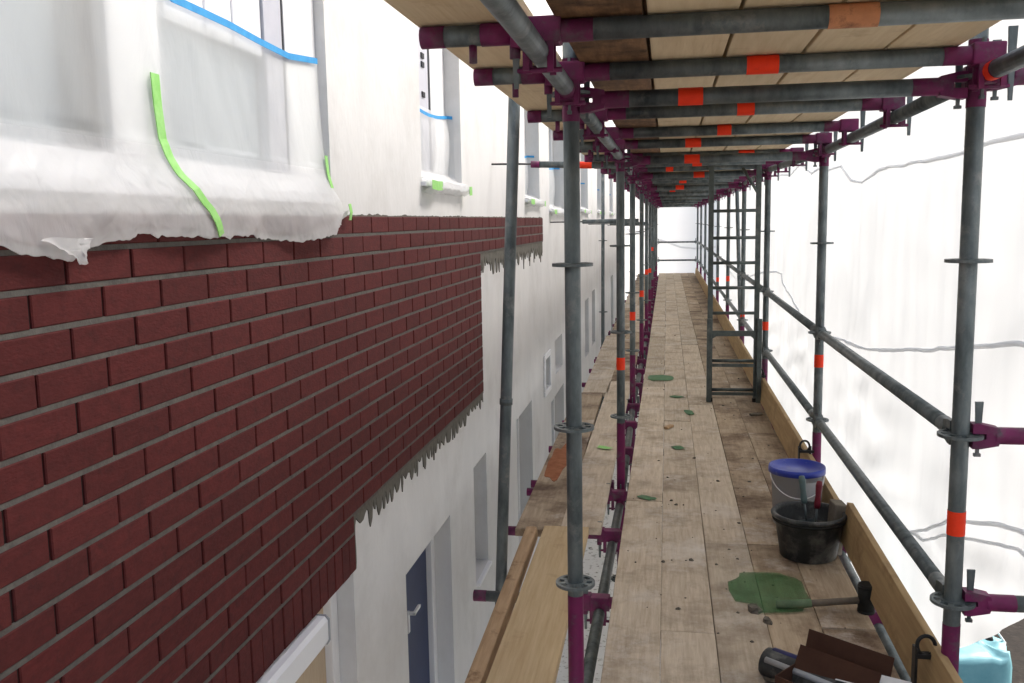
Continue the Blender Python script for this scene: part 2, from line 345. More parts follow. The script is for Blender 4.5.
# brick slips: every brick real, one mesh; flush grey bed joints; open dark head joints
PB = .0833; ZB = 1.505; YB = 1.6904
top_line = ZB+2*PB-.006
bk = MB(); bk.tint = []
rb = random.Random(3)
def brick(y0, y1, z0, z1):
    n0 = len(bk.v); j = lambda s: rb.uniform(-s, s)
    x1 = BR+j(.0012); a, b, c, d = y0+j(.0015), y1+j(.0015), z0+j(.0012), z1+j(.0012); e = .003
    P = [(x1-.014, a, c), (x1-.014, b, c), (x1-.014, b, d), (x1-.014, a, d), (x1-e, a, c), (x1-e, b, c), (x1-e, b, d), (x1-e, a, d), (x1, a+e, c+e), (x1, b-e, c+e), (x1, b-e, d-e), (x1, a+e, d-e)]
    bk.v += P
    for f in ((8, 9, 10, 11), (4, 5, 9, 8), (5, 6, 10, 9), (6, 7, 11, 10), (7, 4, 8, 11), (0, 1, 5, 4), (1, 2, 6, 5), (2, 3, 7, 6), (3, 0, 4, 7)):
        bk.f.append(tuple(n0+i for i in f)); bk.sm.append(False); bk.mi.append(0)
    t = rb.uniform(.87, 1.1); h = rb.uniform(.93, 1.08)
    bk.tint += [(t, t*h, t*h, 1)]*12
beds = MB()
YS = .4
for r in range(-2, 15):
    zt, zb = ZB-r*PB-.006, ZB-(r+1)*PB+.006
    yend = 9.69 if r < 1 else (6.36 if r < 13 else 3.572)
    off = YB if r % 2 == 0 else YB+.125
    if r >= 14: break
    k = math.floor((YS-off)/.25)
    y = off+.25*k
    while y < yend:
        a, b = max(y, YS)+.0045, min(y+.25, yend)-.0045
        if b-a > .03: brick(a, b, zb, zt)
        y += .25
    beds.box(BR-.012, BR-.0022, YS, yend-.004, zb-.0125, zb+.0005)
zt = ZB-14*PB-.006
y = 3.57
while y > YS:
    brick(y-.0795, y-.003, .178, zt); y -= .0833
o = hb(bk, 'brick_cladding', brickm)
beds.build('bed_joints', bedm, o)
m = MB(); xa = BR-.0068
for (a, b, c, d) in ((YS, 3.568, .18, 1.665), (3.568, 6.356, ZB-13*PB, 1.665), (6.356, 9.686, ZB-PB, 1.665)):
    m.box(WALL+.0006, xa, a, b, c, d)
m.build('joint_backing', backm, o)
# irregular lump of adhesive along the top of the bricks
m = MB(); y = 3.4; rr = random.Random(5); pts = [(3.4, top_line-.003)]
while y < 9.68: pts.append((y, top_line+.002+.012*abs(nz(y*9, 2, 1))+rr.uniform(0, .005))); y += .02
pts.append((9.68, top_line-.003)); m.prism(pts, 'x', WALL+.0006, BR-.006); m.build('adhesive_edge', adhes, o)
# comb of adhesive hanging below the last courses, torn by the notched trowel
def comb(y0, y1, zt, dep, seed):
    rr = random.Random(seed); m = MB(); pts = [(y0, zt)]
    y = y0; low = []
    while y < y1-.01:
        wd = rr.choice((.035, .05, .07, .09, .12, .16)); d = dep*rr.uniform(.55, 1.35); dv = dep*rr.uniform(.2, .62)
        yb = min(y+wd, y1)
        for t, dd in ((.0, dv), (.14, d*.8), (.3, d), (.55, d*.97), (.72, d*.75), (.86, dv*1.05)): low.append((y+(yb-y)*t, zt-dd*rr.uniform(.86, 1.12)))
        y = yb
    low.append((y1, zt-dep*.8))
    # strips so that the shape stays a clean thin slab
    for (ya, za), (yb, zb) in zip(low, low[1:]):
        if yb-ya < 1e-5: continue
        x1 = BR-.0065
        m.quad([(x1, ya, za), (x1, yb, zb), (x1, yb, zt), (x1, ya, zt)]); m.quad([(x1, ya, za), (WALL, ya, za), (WALL, yb, zb), (x1, yb, zb)])
    return m
comb(3.575, 6.36, ZB-13*PB, .095, 2).build('adhesive_comb', adhes, o)
comb(6.37, 9.69, ZB-PB, .15, 8).build('adhesive_comb', adhes, o)
m = MB(); pts = [(3.573, .175), (3.573, ZB-13*PB), (3.6, ZB-13*PB)]+[(3.592+.012*nz(z*11, 4, 2), z) for z in [.42-.02*i for i in range(1, 12)]]+[(3.585, .175)]
m.prism(pts, 'x', WALL+.0006, BR-.007); m.build('adhesive_edge', adhes, o)

# ---------------------------------------------------------------- scaffold pieces
def rosette_mb(mb, z, x=0, y=0):
    """pierced disc: inner collar, outer ring, eight webs"""
    n = 32
    def ring(ri, ro, h):
        i0 = len(mb.v)
        for (rr, zz) in ((ri, -h), (ro, -h), (ro, h), (ri, h)):
            for k in range(n):
                t = 2*math.pi*k/n; mb.v.append((x+rr*math.cos(t), y+rr*math.sin(t), z+zz))
        for a in range(4):
            for k in range(n):
                j = (k+1) % n; b2 = (a+1) % 4; mb.f.append((i0+a*n+k, i0+a*n+j, i0+b2*n+j, i0+b2*n+k)); mb.sm.append(False); mb.mi.append(0)
    ring(.024, .035, .0055); ring(.052, .062, .0045)
    for k in range(8):
        M = Matrix.Translation((x, y, z)) @ Matrix.Rotation(math.pi/4*k+.39, 4, 'Z')
        mb.box(.034, .053, -.0075, .0075, -.0043, .0043, M)
mbr = MB(); rosette_mb(mbr, 0); ROS = mbr.mesh('rosette', steel)
RT = .02415
ROSZ = [-2.0+.5*i for i in range(13)]
mb = MB(); mb.tube((0, 0, GZ+.02), (0, 0, 4.2), RT, 20); POLE = mb.mesh('scaffold_post', steel)
mb = MB(); mb.tube((0, 0, -.9), (0, 0, .462), RT+.0008, 20, caps=False); FOOT = mb.mesh('painted_foot', purple)
mb = MB(); mb.tube((0, 0, -.9), (0, 0, .43), RT+.0008, 20, caps=False); FOOT2 = mb.mesh('painted_foot', purple_dk)
mb = MB(); mb.tube((0, 0, -.036), (0, 0, .036), RT+.0012, 20, caps=False); TAPE = mb.mesh('tape_band', orange)
mb = MB(); mb.tube((0, 0, 0), (0, 0, .5), .0192, 12); mb.box(-.075, .075, -.075, .075, 0, .006); BASE = mb.mesh('base_plate', steel)
mb = MB(); mb.tube((0, 0, 1.92), (0, 0, 2.1), RT+.0016, 20, caps=False); COLLAR = mb.mesh('painted_collar', purple_dk)
POST = {}
def post(side, i, dx, dz, tape, label):
    x = 0 if side == 'L' else W
    o = tag(link('scaffold_post', POLE, None, (x+dx, Y0+i*BAY, dz)), label, 'scaffold post', 'posts of the scaffold, wall side' if side == 'L' else 'posts of the scaffold, sheeting side')
    for z in ROSZ: link('rosette', ROS, o, (0, 0, z), (0, 0, random.uniform(-.1, .1)))
    link('painted_foot', FOOT if side == 'L' else FOOT2, o); link('base_plate', BASE, o, (0, 0, GZ-dz))
    link('painted_collar', COLLAR, o)
    for z in tape: link('tape_band', TAPE, o, (0, 0, z))
    POST[side, i] = o
LD = {0: (0, 0), 1: (.017, -.016), 2: (-.008, .012)}; RD = {0: (-.002, .0), 1: (.012, -.016), 2: (-.016, .018)}
LT = {1: (.815,), 2: (.80,), 3: (.80,), 5: (.78,), 6: (1.06,), 4: (.9,)}; RTP = {0: (.74,), 1: (.84,), 2: (.71,), 3: (.56,), 4: (.8,), 6: (.7,), 5: (.62,)}
for i in range(NB+1):
    if i == 0: l = 'thick grey scaffold post with magenta foot, nearest the camera on the wall side'; r = 'grey scaffold post nearest the camera on the sheeting side, with orange tape band'
    else: l = f'{ORD[i]} grey scaffold post from the camera in the wall-side row'; r = f'{ORD[i]} grey scaffold post from the camera in the row along the white sheeting'
    if i == NB: l = 'last grey scaffold post of the wall-side row, at the far end of the walkway'; r = 'last grey scaffold post of the sheeting-side row, at the far end of the walkway'
    post('L', i, *LD.get(i, (0, 0)), LT.get(i, ()), l); post('R', i, *RD.get(i, (0, 0)), RTP.get(i, ()), r)
# bay behind the camera keeps the walkway going
post('L', -1, 0, 0, (), 'grey scaffold post behind the camera on the wall side'); post('R', -1, 0, 0, (), 'grey scaffold post behind the camera on the sheeting side')

# wedge head for a tube that starts at a rosette (local +X points along the tube, rosette centre at origin)
def head_mb():
    m = MB()
    m.prism([(.028, -.036), (.05, -.036), (.098, -.026), (.105, 0), (.098, .026), (.05, .036), (.028, .036), (.028, .008), (.064, .008), (.064, -.008), (.028, -.008)], 'y', -.021, .021)
    m.tube((.09, 0, 0), (.17, 0, 0), RT+.0007, 14, caps=False)
    return m
def wedge_mb():
    m = MB(); m.prism([(.043, -.062), (.051, -.062), (.058, .098), (.036, .098)], 'y', -.0035, .0035); m.box(.038, .056, -.006, .006, -.062, -.053); return m
HEADP = head_mb().mesh('wedge_head', purple_dk); HEADS = head_mb().mesh('wedge_head', steel); WEDGE = wedge_mb().mesh('wedge', steel)
TUBES = {}
def tubemesh(L, name):
    k = (round(L, 3), name)
    if k not in TUBES:
        m = MB(); m.tube((.1, 0, 0), (L-.1, 0, 0), RT, 16); TUBES[k] = m.mesh(name, steel)
    return TUBES[k]
def ledger(name, a, b, label, cat, group, hm=None, tapes=(), zo=0):
    a = Vector(a); b = Vector(b); d = b-a; L = d.length
    o = link(name, tubemesh(L, name), None, a); o.rotation_mode = 'QUATERNION'
    x = d.normalized(); y = Vector((0, 0, 1)).cross(x).normalized(); z = x.cross(y)
    o.rotation_mode = 'XYZ'; o.rotation_euler = Matrix((x, y, z)).transposed().to_euler()
    tag(o, label, cat, group)
    h1 = link('wedge_head', hm or HEADS, o); link('wedge', WEDGE, h1)
    h2 = link('wedge_head', hm or HEADS, o, (L, 0, 0), (0, 0, math.pi)); link('wedge', WEDGE, h2)
    for (t, wd, mm) in tapes:
        q = MB(); q.tube((t-wd/2, 0, 0), (t+wd/2, 0, 0), RT+.0012, 16, caps=False); q.build('tape_band', mm, o)
    return o
def pp(side, i, z):
    o = POST[side, i]; return (o.location.x, o.location.y, o.location.z+z)
for i in range(-1, NB):
    far = f'in the {ORD[i]} bay from the camera' if i > 0 else ('in the nearest full bay' if i == 0 else 'passing over or beside the camera')
    if i >= 0:
        ledger('guard_rail', pp('R', i, 1.0), pp('R', i+1, 1.0), f'grey upper guard rail tube {far}, before the white sheeting', 'guard rail', 'upper guard rails along the sheeting')
        ledger('guard_rail', pp('R', i, .5), pp('R', i+1, .5), f'grey lower guard rail tube {far}, above the toe board', 'guard rail', 'lower guard rails along the sheeting')
        ledger('ledger_tube', pp('R', i, 0), pp('R', i+1, 0), f'lengthwise tube under the deck edge {far}, sheeting side', 'scaffold tube', 'deck ledgers, sheeting side')
        ledger('ledger_tube', pp('L', i, 0), pp('L', i+1, 0), f'lengthwise brown-grey tube beside the deck edge {far}, wall side', 'scaffold tube', 'deck ledgers, wall side', HEADP)
    ledger('ledger_tube', pp('L', i, 2.0), pp('L', i+1, 2.0), f'lengthwise tube under the roof boards {far}, wall side', 'scaffold tube', 'roof ledgers, wall side', HEADP)
    ledger('ledger_tube', pp('R', i, 2.0), pp('R', i+1, 2.0), f'lengthwise tube under the roof boards {far}, sheeting side', 'scaffold tube', 'roof ledgers, sheeting side', HEADP,
           tapes=((2.43, .05, orange),) if i == -1 else ())
# end rails across the far end
ledger('end_rail', pp('L', NB, 1.0), pp('R', NB, 1.0), 'upper grey rail across the far end of the walkway', 'guard rail', 'end rails')
ledger('end_rail', pp('L', NB, .5), pp('R', NB, .5), 'lower grey rail across the far end of the walkway', 'guard rail', 'end rails')
# outrigger tubes that hold the sheeting off the nearest post
for z, nm in ((.5, 'lowest'), (1.0, 'middle'), (2.0, 'topmost')):
    a = pp('R', 0, z); ledger('outrigger_tube', a, (1.74, a[1], a[2]), f'{nm} short outrigger tube with purple head on the nearest right post', 'scaffold tube', 'outriggers towards the sheeting', HEADP)
m = MB(); m.tube((1.74, Y0, GZ), (1.74, Y0, 4.2), RT, 16); o = tag(m.build('scaffold_post', steel), 'outer grey post that carries the outrigger tubes beside the sheeting', 'scaffold post')

# transoms: rosette transoms and claw transoms, deck level and roof level
def claw_mb():
    """claw that sits over the ledger: collar round the tube end, two cheeks, bottom pin, wedge"""
    m = MB()
    m.box(-.032, .05, -.029, .029, -.028, .03, bev=.006)
    m.tube((.05, 0, 0), (.12, 0, 0), RT+.0007, 14, caps=False)
    m.prism([(-.034, -.02), (-.034, -.085), (-.02, -.085), (-.02, -.02)], 'y', -.028, -.02); m.prism([(.02, -.02), (.02, -.09), (.034, -.09), (.034, -.02)], 'y', -.028, -.02)
    m.prism([(-.034, -.02), (-.034, -.085), (-.02, -.085), (-.02, -.02)], 'y', .02, .028); m.prism([(.02, -.02), (.02, -.09), (.034, -.09), (.034, -.02)], 'y', .02, .028)
    m.tube((-.05, 0, -.082), (.05, 0, -.082), .006, 8)
    return m
CLAW = claw_mb().mesh('claw_head', purple_dk)
m = MB(); m.prism([(-.058, -.12), (-.048, -.12), (-.041, .07), (-.064, .07)], 'y', -.004, .004); CWEDGE = m.mesh('wedge', steel)
TY = [(-1, 1.89), (-1, 2.476)]+[(i, d) for i in range(NB) for d in (.94, 1.78, 2.476)]
tap_roof = {0: (.66, .1, tan_tag), 1: (.535, .085, orange), 2: (.575, .065, orange), 3: (.545, .065, orange), 4: (.42, .085, orange), 5: (.79, .1, orange), 6: (.5, .07, orange), 7: (.3, .06, orange), 8: (.66, .07, orange), 10: (.45, .08, orange), 12: (.55, .08, orange), 14: (.36, .08, orange)}
def claw(y, z, label, group, tape=None):
    m = MB(); m.tube((.05, 0, 0), (W-.05, 0, 0), RT, 16)
    o = tag(m.build('transom', steel, None, (0, y, z)), label, 'scaffold tube', group)
    for (x, rz) in ((0, 0), (W, math.pi)):
        c = link('claw_head', CLAW, o, (x, 0, 0), (0, 0, rz)); link('wedge', CWEDGE, c)
    if tape:
        q = MB(); q.tube((tape[0]-tape[1]/2, 0, 0), (tape[0]+tape[1]/2, 0, 0), RT+.0013, 16, caps=False); q.build('tape_band', tape[2], o)
    return o
for k, (i, d) in enumerate(TY):
    y = Y0+i*BAY+d
    nm = {0: ' with tan tape', 1: ' with orange tape'}.get(k, '')
    claw(y, 2.0+RT*2-.003, f'{ORD[k]} claw-ended cross tube under the roof boards from the camera{nm}', 'claw cross tubes under the roof', tap_roof.get(k))
    if k: claw(y, RT*2-.016, f'{ORD[k-1]} claw-ended cross tube under the deck boards from the camera', 'claw cross tubes under the deck')
rt_tape = {0: (.345, .07, orange), 1: (.4, .085, orange), 2: (.55, .09, orange), 3: (.42, .09, orange)}
for i in range(NB+1):
    for z, nm in ((2.0, 'roof'), (0, 'deck')):
        ledger('transom', pp('L', i, z-(.02 if z else 0)), pp('R', i, z-(.02 if z else 0)), f'cross tube wedged between the {ORD[i]} pair of posts under the {nm} boards', 'scaffold tube', f'cross tubes between posts, {nm} level', HEADP,
               tapes=(rt_tape[i],) if z and i in rt_tape else ())
# console brackets towards the wall
def bracket(x0, y, z, label, group):
    m = MB(); m.tube((x0+.05, 0, 0), (-.1, 0, 0), RT-.001, 14); o = tag(m.build('bracket_tube', steel, None, (0, y, z)), label, 'scaffold bracket', group)
    m = MB(); m.tube((x0, 0, 0), (x0+.055, 0, 0), RT, 14); m.build('end_cap', purple_dk, o)
    m = MB(); m.tube((-.13, 0, 0), (-.06, 0, 0), RT+.001, 14); m.box(-.062, -.0285, -.026, .026, -.034, .034, bev=.005); m.build('wedge_head', purple_dk, o)
    m = MB(); m.tube((-.055, -.0, -.055), (-.055, 0, -.02), .012, 10); m.build('locking_lug', purple_dk, o)
    m = MB(); m.tube((-.15, 0, -.06), (-.15, 0, -.02), .009, 10); m.build('locking_lug', purple_dk, o)
    return o
BY = sorted([Y0+i*BAY+d for i, d in TY]+[Y0+i*BAY+.075 for i in range(1, NB+1)])
for k, y in enumerate(BY):
    bracket(-.268, y, 2.045, f'{ORD[k]} short bracket from the camera under the roof boards on the wall side', 'roof brackets, wall side')
    if k > 1: bracket(-.535, y, .035, f'{ORD[k-2]} bracket tube carrying the wall-side planks, counted from the camera', 'plank brackets, wall side')

# boards
def board(name, x0, x1, y0, y1, z0, z1, m_, label, cat, group, skew=0, bow=.0, bev=.004):
    m = MB(); hx, hy = (x1-x0)/2, (y1-y0)/2
    m.box(-hx, hx, -hy, hy, 0, z1-z0, bev=bev)
    o = m.build(name, m_, None, ((x0+x1)/2, (y0+y1)/2, z0)); o.rotation_euler = (0, bow, skew)
    return tag(o, label, cat, group)
rows = [.066, .263, .463, .660, .857, 1.052]
starts = [[-2.4, 1.2, 4.9, 8.4, 12.1, 15.9, 19.7, 23.4, 26.6], [-2.4, .9, 3.3, 6.95, 10.6, 14.4, 18.1, 21.9, 26.6], [-2.4, .4, 4.27, 7.6, 11.3, 15.2, 19.0, 22.8, 26.6], [-2.4, .8, 4.28, 7.9, 11.9, 15.8, 19.6, 23.1, 26.6], [-2.4, 1.8, 3.4, 6.6, 10.4, 14.2, 18.0, 22.0, 26.6]]
rn = ['the row nearest the wall', 'the second row from the wall', 'the middle row', 'the fourth row from the wall', 'the row against the toe boards']
rr = random.Random(11)
for r in range(5):
    vis = 0
    for a, b in zip(starts[r], starts[r][1:]):
        if b < 1.5: lab = f'timber deck board in {rn[r]}, behind the camera'
        else: lab = f'worn timber deck board, {ORD[vis]} from the camera in {rn[r]}'; vis += 1
        dz = rr.uniform(-.003, .002)
        board('deck_board', rows[r]+rr.uniform(.0004, .0016), rows[r+1]-rr.uniform(.0004, .0016), a+.004, b-.004, .0655+dz, DECK+dz, deckw if r < 3 else deckw2, lab, 'plank', 'boards of the walkway deck', rr.uniform(-.0008, .0008))
crow = [.033, .233, .434, .643, .849, 1.042]
cn = ['the brown row nearest the wall', 'the second row from the wall', 'the third row from the wall', 'the fourth row from the wall', 'the outermost row']
for r in range(5):
    cut = sorted([1.1, 26.6]+[-2.4+3.8*k+(r % 3)*1.25+.6 for k in range(8) if 2 < -2.4+3.8*k+(r % 3)*1.25+.6 < 25.5]); vis = 0
    for a, b in zip(cut, cut[1:]):
        lab = f'{"wet brown" if r == 0 else "pale"} roof board, {ORD[vis]} from the camera in {cn[r]}'; vis += 1
        board('roof_board', crow[r]+rr.uniform(.002, .005), crow[r+1]-rr.uniform(.002, .007), a+.003, b-.003, CEIL+.001, CEIL+.04, ceilbrown if r == 0 else ceilw, lab, 'plank', 'boards forming the roof of the walkway', rr.uniform(-.001, .001))
cut = [1.1, 2.2, 5.9, 9.8, 13.7, 17.6, 21.5, 26.6]
for k, (a, b) in enumerate(zip(cut, cut[1:])):
    board('roof_board', -.278, -.03, a+.003, b-.003, CEIL+.001, CEIL+.04, ceilw, f'pale overhanging roof board beside the wall, {ORD[k]} from the camera', 'plank', 'roof boards on the wall brackets', rr.uniform(-.001, .001))
m = MB(); m.box(.02, 1.05, 1.12, 26.6, CEIL+.0445, CEIL+.058); tag(m.build('light_block_sheet', ceilbrown), 'unseen brown sheet added on top of the roof boards to block sky light', 'board')  # unseen sheet, added so no sky light shows through the board gaps
# wall-side planks
for r, (xa, xb) in enumerate(((-.252, -.045), (-.49, -.258))):
    cut = ([4.44, 8.7, 12.6, 16.6, 20.6, 26.4], [4.38, 8.1, 12.2, 16.1, 20.1, 26.4])[r]
    for k, (a, b) in enumerate(zip(cut, cut[1:])):
        board('plank', xa, xb, a+.004, b-.004, .061, .1, deckw2 if (k+r) % 2 else deckw, f'{ORD[k]} wall-side plank from the camera in the row next to the {"posts" if r == 0 else "wall"}', 'plank', 'planks on the wall-side brackets', .012 if r else .002)
board('plank', -.297, -.078, .9, 4.33, .1015, .142, newwood, 'fresh pale yellow plank lying on top at the left, nearest the camera', 'plank', None, .008)
board('batten', -.372, -.312, 1.0, 4.34, .061, .135, battenw, 'narrow brown timber batten beside the fresh pale plank', 'batten', None, .02, bev=.016)
m = MB()
n = 40
pts = [((1+.55*nz(1.5*math.cos(2*math.pi*k/n), 1.5*math.sin(2*math.pi*k/n), 3.3))*.075*math.cos(2*math.pi*k/n), (1+.55*nz(1.5*math.cos(2*math.pi*k/n), 1.5*math.sin(2*math.pi*k/n), 3.3))*.45*math.sin(2*math.pi*k/n)) for k in range(n)]
m.prism(pts, 'z', 0, .0025); tag(m.build('stain', rust, None, (-.40, 5.75, .1003)), 'rusty red dried paint patch on the plank by the wall', 'stain')

# toe boards
def toe(y0, y1, z0a, z0b, x, label):
    m = MB(); L = y1-y0; m.box(-.014, .014, 0, L, 0, .185, bev=.004)
    o = m.build('toe_board', toew, None, (x, y0, z0a)); o.rotation_euler = (math.atan2(z0b-z0a, L), R(7), 0)
    tag(o, label, 'toe board', 'toe boards along the deck edge')
toe(.3, 4.16, .112, .178, 1.062, 'pale raised toe board nearest the camera, its far end propped on a block')
for k, (a, b) in enumerate(((4.42, 8.05), (8.07, 11.9), (11.92, 15.7), (15.72, 19.5), (19.52, 25.8))):
    toe(a, b, .107, .107, 1.064, f'low timber toe board along the sheeting, {ORD[k+1]} from the camera')

# tubes leaning and standing between scaffold and wall
m = MB(); m.tube((-.534, 3.80, GZ), (-.29, 3.80, 3.2), RT+.0005, 18); o = tag(m.build('leaning_tube', steel), 'grey tube leaning upright between the brick wall and the planks', 'scaffold tube')
q = MB(); q.tube((-.3978, 3.80, .855), (-.3966, 3.80, .88), RT+.004, 18); q.build('joint_collar', steel, o)
for k, (y, x) in enumerate(((12.9, -.62), (18.3, -.62), (23.0, -.62))):
    m = MB(); m.tube((x, y, GZ), (x+.03, y, 3.2), RT, 16); o = tag(m.build('upright_tube', steel), f'{ORD[k]} thin grey upright tube standing close to the white wall beyond the leaning one', 'scaffold tube', 'upright tubes close to the wall')
    for z in (1.35, .35): q = MB(); rosette_mb(q, z, x+.018, y); q.build('rosette', steel, o)
m = MB(); m.tube((-.72, 0, .03), (.03, 0, 0), RT, 16); o = tag(m.build('wall_tie', steel, None, (0, 6.9, 2.026)), 'horizontal wall tie tube with orange tape seen between the leaning tube and the first post', 'wall tie')
q = MB(); q.tube((-1.03, 0, .04), (-.68, 0, .032), .007, 10); q.build('anchor_rod', blackiron, o)
q = MB(); q.tube((-.725, 0, .0302), (-.66, 0, .0276), RT+.001, 16); q.build('end_cap', purple_dk, o)
q = MB(); q.tube((-.36, 0, .0156), (-.27, 0, .012), RT+.0013, 16, caps=False); q.build('tape_band', orange, o)
for k, i in enumerate((3, 5, 7)):
    m = MB(); m.tube((-.66, 0, 0), (-.03, 0, 0), RT, 14); o = tag(m.build('wall_tie', steel, None, (0, Y0+i*BAY-.06, 1.62-.05*k)), f'plain grey wall tie tube, {ORD[k]} beyond the taped one', 'wall tie', 'plain wall ties')
    q = MB(); q.tube((-1.03, 0, 0), (-.65, 0, 0), .007, 8); q.build('anchor_rod', blackiron, o)
m = MB(); m.tube((W+.05, 11.3, .2), (W+.05, 12.35, 2.2), RT, 14); tag(m.build('brace_tube', steel), 'slanting brace tube seen behind the ladder', 'scaffold tube')

# ---------------------------------------------------------------- ladder
lad = empty('access_ladder', (.826, 7.75, DECK), 'dark grey metal access ladder standing on the deck up to the roof', 'ladder')
def lb(m, name, mm=aluladder): return m.build(name, mm, lad)
hw = .188
for s in (-1, 1):
    m = MB(); m.box(s*hw-.021 if s < 0 else hw-.021, s*hw+.021, -.011, .011, 0, 1.97, bev=.003); lb(m, 'stile')
m = MB(); m.box(hw+.002, hw+.042, -.05, -.014, 0, .70, bev=.003); lb(m, 'lower_stile'); m = MB(); m.box(-hw-.026, -hw+.012, -.05, -.014, 0, .70, bev=.003); lb(m, 'lower_stile')
for z in (.1, .345, .745, .955, 1.16, 1.365, 1.585):
    m = MB(); m.tube((-hw+.018, 0, z), (hw-.018, 0, z), .0135, 12); lb(m, 'rung')
m = MB(); m.prism([(-hw, .52), (-hw+.05, .555), (hw-.05, .555), (hw, .52), (hw, .60), (-hw, .60)], 'y', -.03, -.012); lb(m, 'hook_bracket')
m = MB(); m.prism([(-hw+.02, .30), (hw-.02, .30), (hw-.02, .325), (-hw+.02, .325)], 'y', -.046, -.03); m.prism([(-hw+.02, .06), (hw-.02, .06), (hw-.02, .085), (-hw+.02, .085)], 'y', -.046, -.03); lb(m, 'lower_rungs')
m = MB(); m.tube((hw-.005, .0, 1.72), (hw-.13, .0, 1.93), .012, 10); lb(m, 'brace')
for s in (-1, 1):
    m = MB(); m.box(s*hw-.026, s*hw+.026, -.02, .02, -.002, .03, bev=.004); lb(m, 'rubber_foot', rubber)

# ---------------------------------------------------------------- white sheeting
def lerp_pts(pts, y):
    if y <= pts[0][0]: return pts[0][1]
    for (a, za), (b, zb) in zip(pts, pts[1:]):
        if y <= b: return za+(zb-za)*(y-a)/(b-a)
    return pts[-1][1]
HEM = [(-1.5, .55), (3.0, .45), (3.6, .2), (4.05, -.1), (4.45, -.38), (4.85, -.64), (5.6, -1.1), (7, -1.5), (29, -1.6)]
XT = 1.8
def tx(y, z):
    """sheeting bellies between the tubes that hold it and hangs in long soft folds"""
    v = .055*nz(y*.45, z*.35, 1.3)+.03*nz(y*1.1+z*.5, z*.7, 5.1)+.018*nz(y*4.5, z*.35, 9)+.010*nz(y*2.0-z*2.6, z*2.8, 2.2)+.006*nz(y*9, z*1.2, 4.4)
    v += .012*math.sin(y*2*math.pi/BAY)+.016*(.5-abs(nz(y*1.3+z*.9, z*1.5-y*.3, 6.6)))+.010*(.5-abs(nz(y*2.6-z*1.7, z*2.2+y*.8, 3.1)))
    lo = math.exp(-((z+.1)/.5)**2)*.035*nz(y*1.2, z*6+y*1.1, 7)
    return XT+v+lo
sheet = empty('scaffold_sheeting', (XT, 12, GZ), 'white plastic sheeting hung along the whole outer side of the scaffold', 'sheeting')
so = Vector((-XT, -12, -GZ))
m = MB()
def sf(u, v):
    y = .5+28.2*u; zb = lerp_pts(HEM, y)+.02*nz(y*3, 1, 1); z = zb+(5.4-zb)*v; return (tx(y, z), y, z)
m.grid(sf, 420, 90); m.build('sheet', tarpm, sheet, so)
def seam(pts, wd, off=.012, ntone=seamm, jag=.02, seed=0):
    m = MB(); y = pts[0][0]; P = []
    while y < pts[-1][0]:
        z = lerp_pts(pts, y)+jag*nz(y*2.7, seed, 3)+jag*.4*nz(y*6, seed, 1); P.append((y, z)); y += .04
    sec = [(-.5, 0), (-.35, .8), (0, 1), (.35, .7), (.5, 0)]
    i0 = 0
    for i, (y, z) in enumerate(P):
        w2 = wd*(1+.5*nz(y*1.7, seed, 8))
        for (a, b) in sec: m.v.append((tx(y, z+a*w2)-.002-off*b, y, z+a*w2))
    n = len(sec)
    for i in range(len(P)-1):
        for k in range(n-1): a = i*n+k; m.f.append((a, a+1, a+n+1, a+n)); m.sm.append(True); m.mi.append(0)
    return m.build('seam_fold', ntone, sheet, so)
seam([(.55, 1.97), (4.35, 1.965), (5.2, 1.94), (7.2, 1.965), (7.9, 1.90), (8.3, 1.93), (8.8, 2.08), (9.6, 2.06), (10.1, 2.13), (10.5, 2.09), (11.2, 2.23), (12, 2.15), (14.2, 2.25), (20, 2.2), (28, 2.2)], .022, jag=.01)
seam([(.55, 1.2), (4.2, 1.075), (5.6, .85), (6.9, .665), (7.6, .585), (8.4, .54), (9.2, .47), (10.1, .45), (10.9, .45), (11.5, .6), (12.3, .69), (12.8, .86), (13.5, .86), (16, .7), (19.7, .3), (28, .4)], .024, seed=4, jag=.01)
seam([(3.2, .42), (4.1, .275), (4.4, .205), (4.95, .04), (5.5, -.2), (6.0, -.39), (6.5, -.46)], .022, .016, seed=9, jag=.012)
seam([(3.4, .28), (4.1, .19), (4.5, .08), (5.0, -.06), (5.6, -.3), (6.2, -.42)], .018, .012, seed=14, jag=.012)
esh = empty('end_sheeting', (.4, YEND+1.9, GZ), 'white sheeting closing the far end of the walkway behind the end rails', 'sheeting'); eo = Vector((-.4, -YEND-1.9, -GZ))
m = MB(); m.grid(lambda u, v: (-1.0+2.78*u, YEND+1.9+.05*nz(u*3, v*4, 2)+.02*nz(u*9, v*3, 5), GZ+.3+7.2*v), 60, 80); m.build('sheet', endm, esh, eo)
m = MB()
P = [(-.9, 1.35), (-.2, 1.12), (.3, .95), (.7, .80), (1.1, .76), (1.7, .8)]
for i in range(53):
    x = -.9+.05*i; z = lerp_pts(P, x)
    for a, b in ((-.03, 0), (0, .02), (.03, 0)): m.v.append((x, YEND+1.83-b, z+a))
for i in range(52):
    for k in range(2): a = i*3+k; m.f.append((a, a+1, a+4, a+3)); m.sm.append(True); m.mi.append(0)
m.build('seam_fold', seamm, esh, eo)

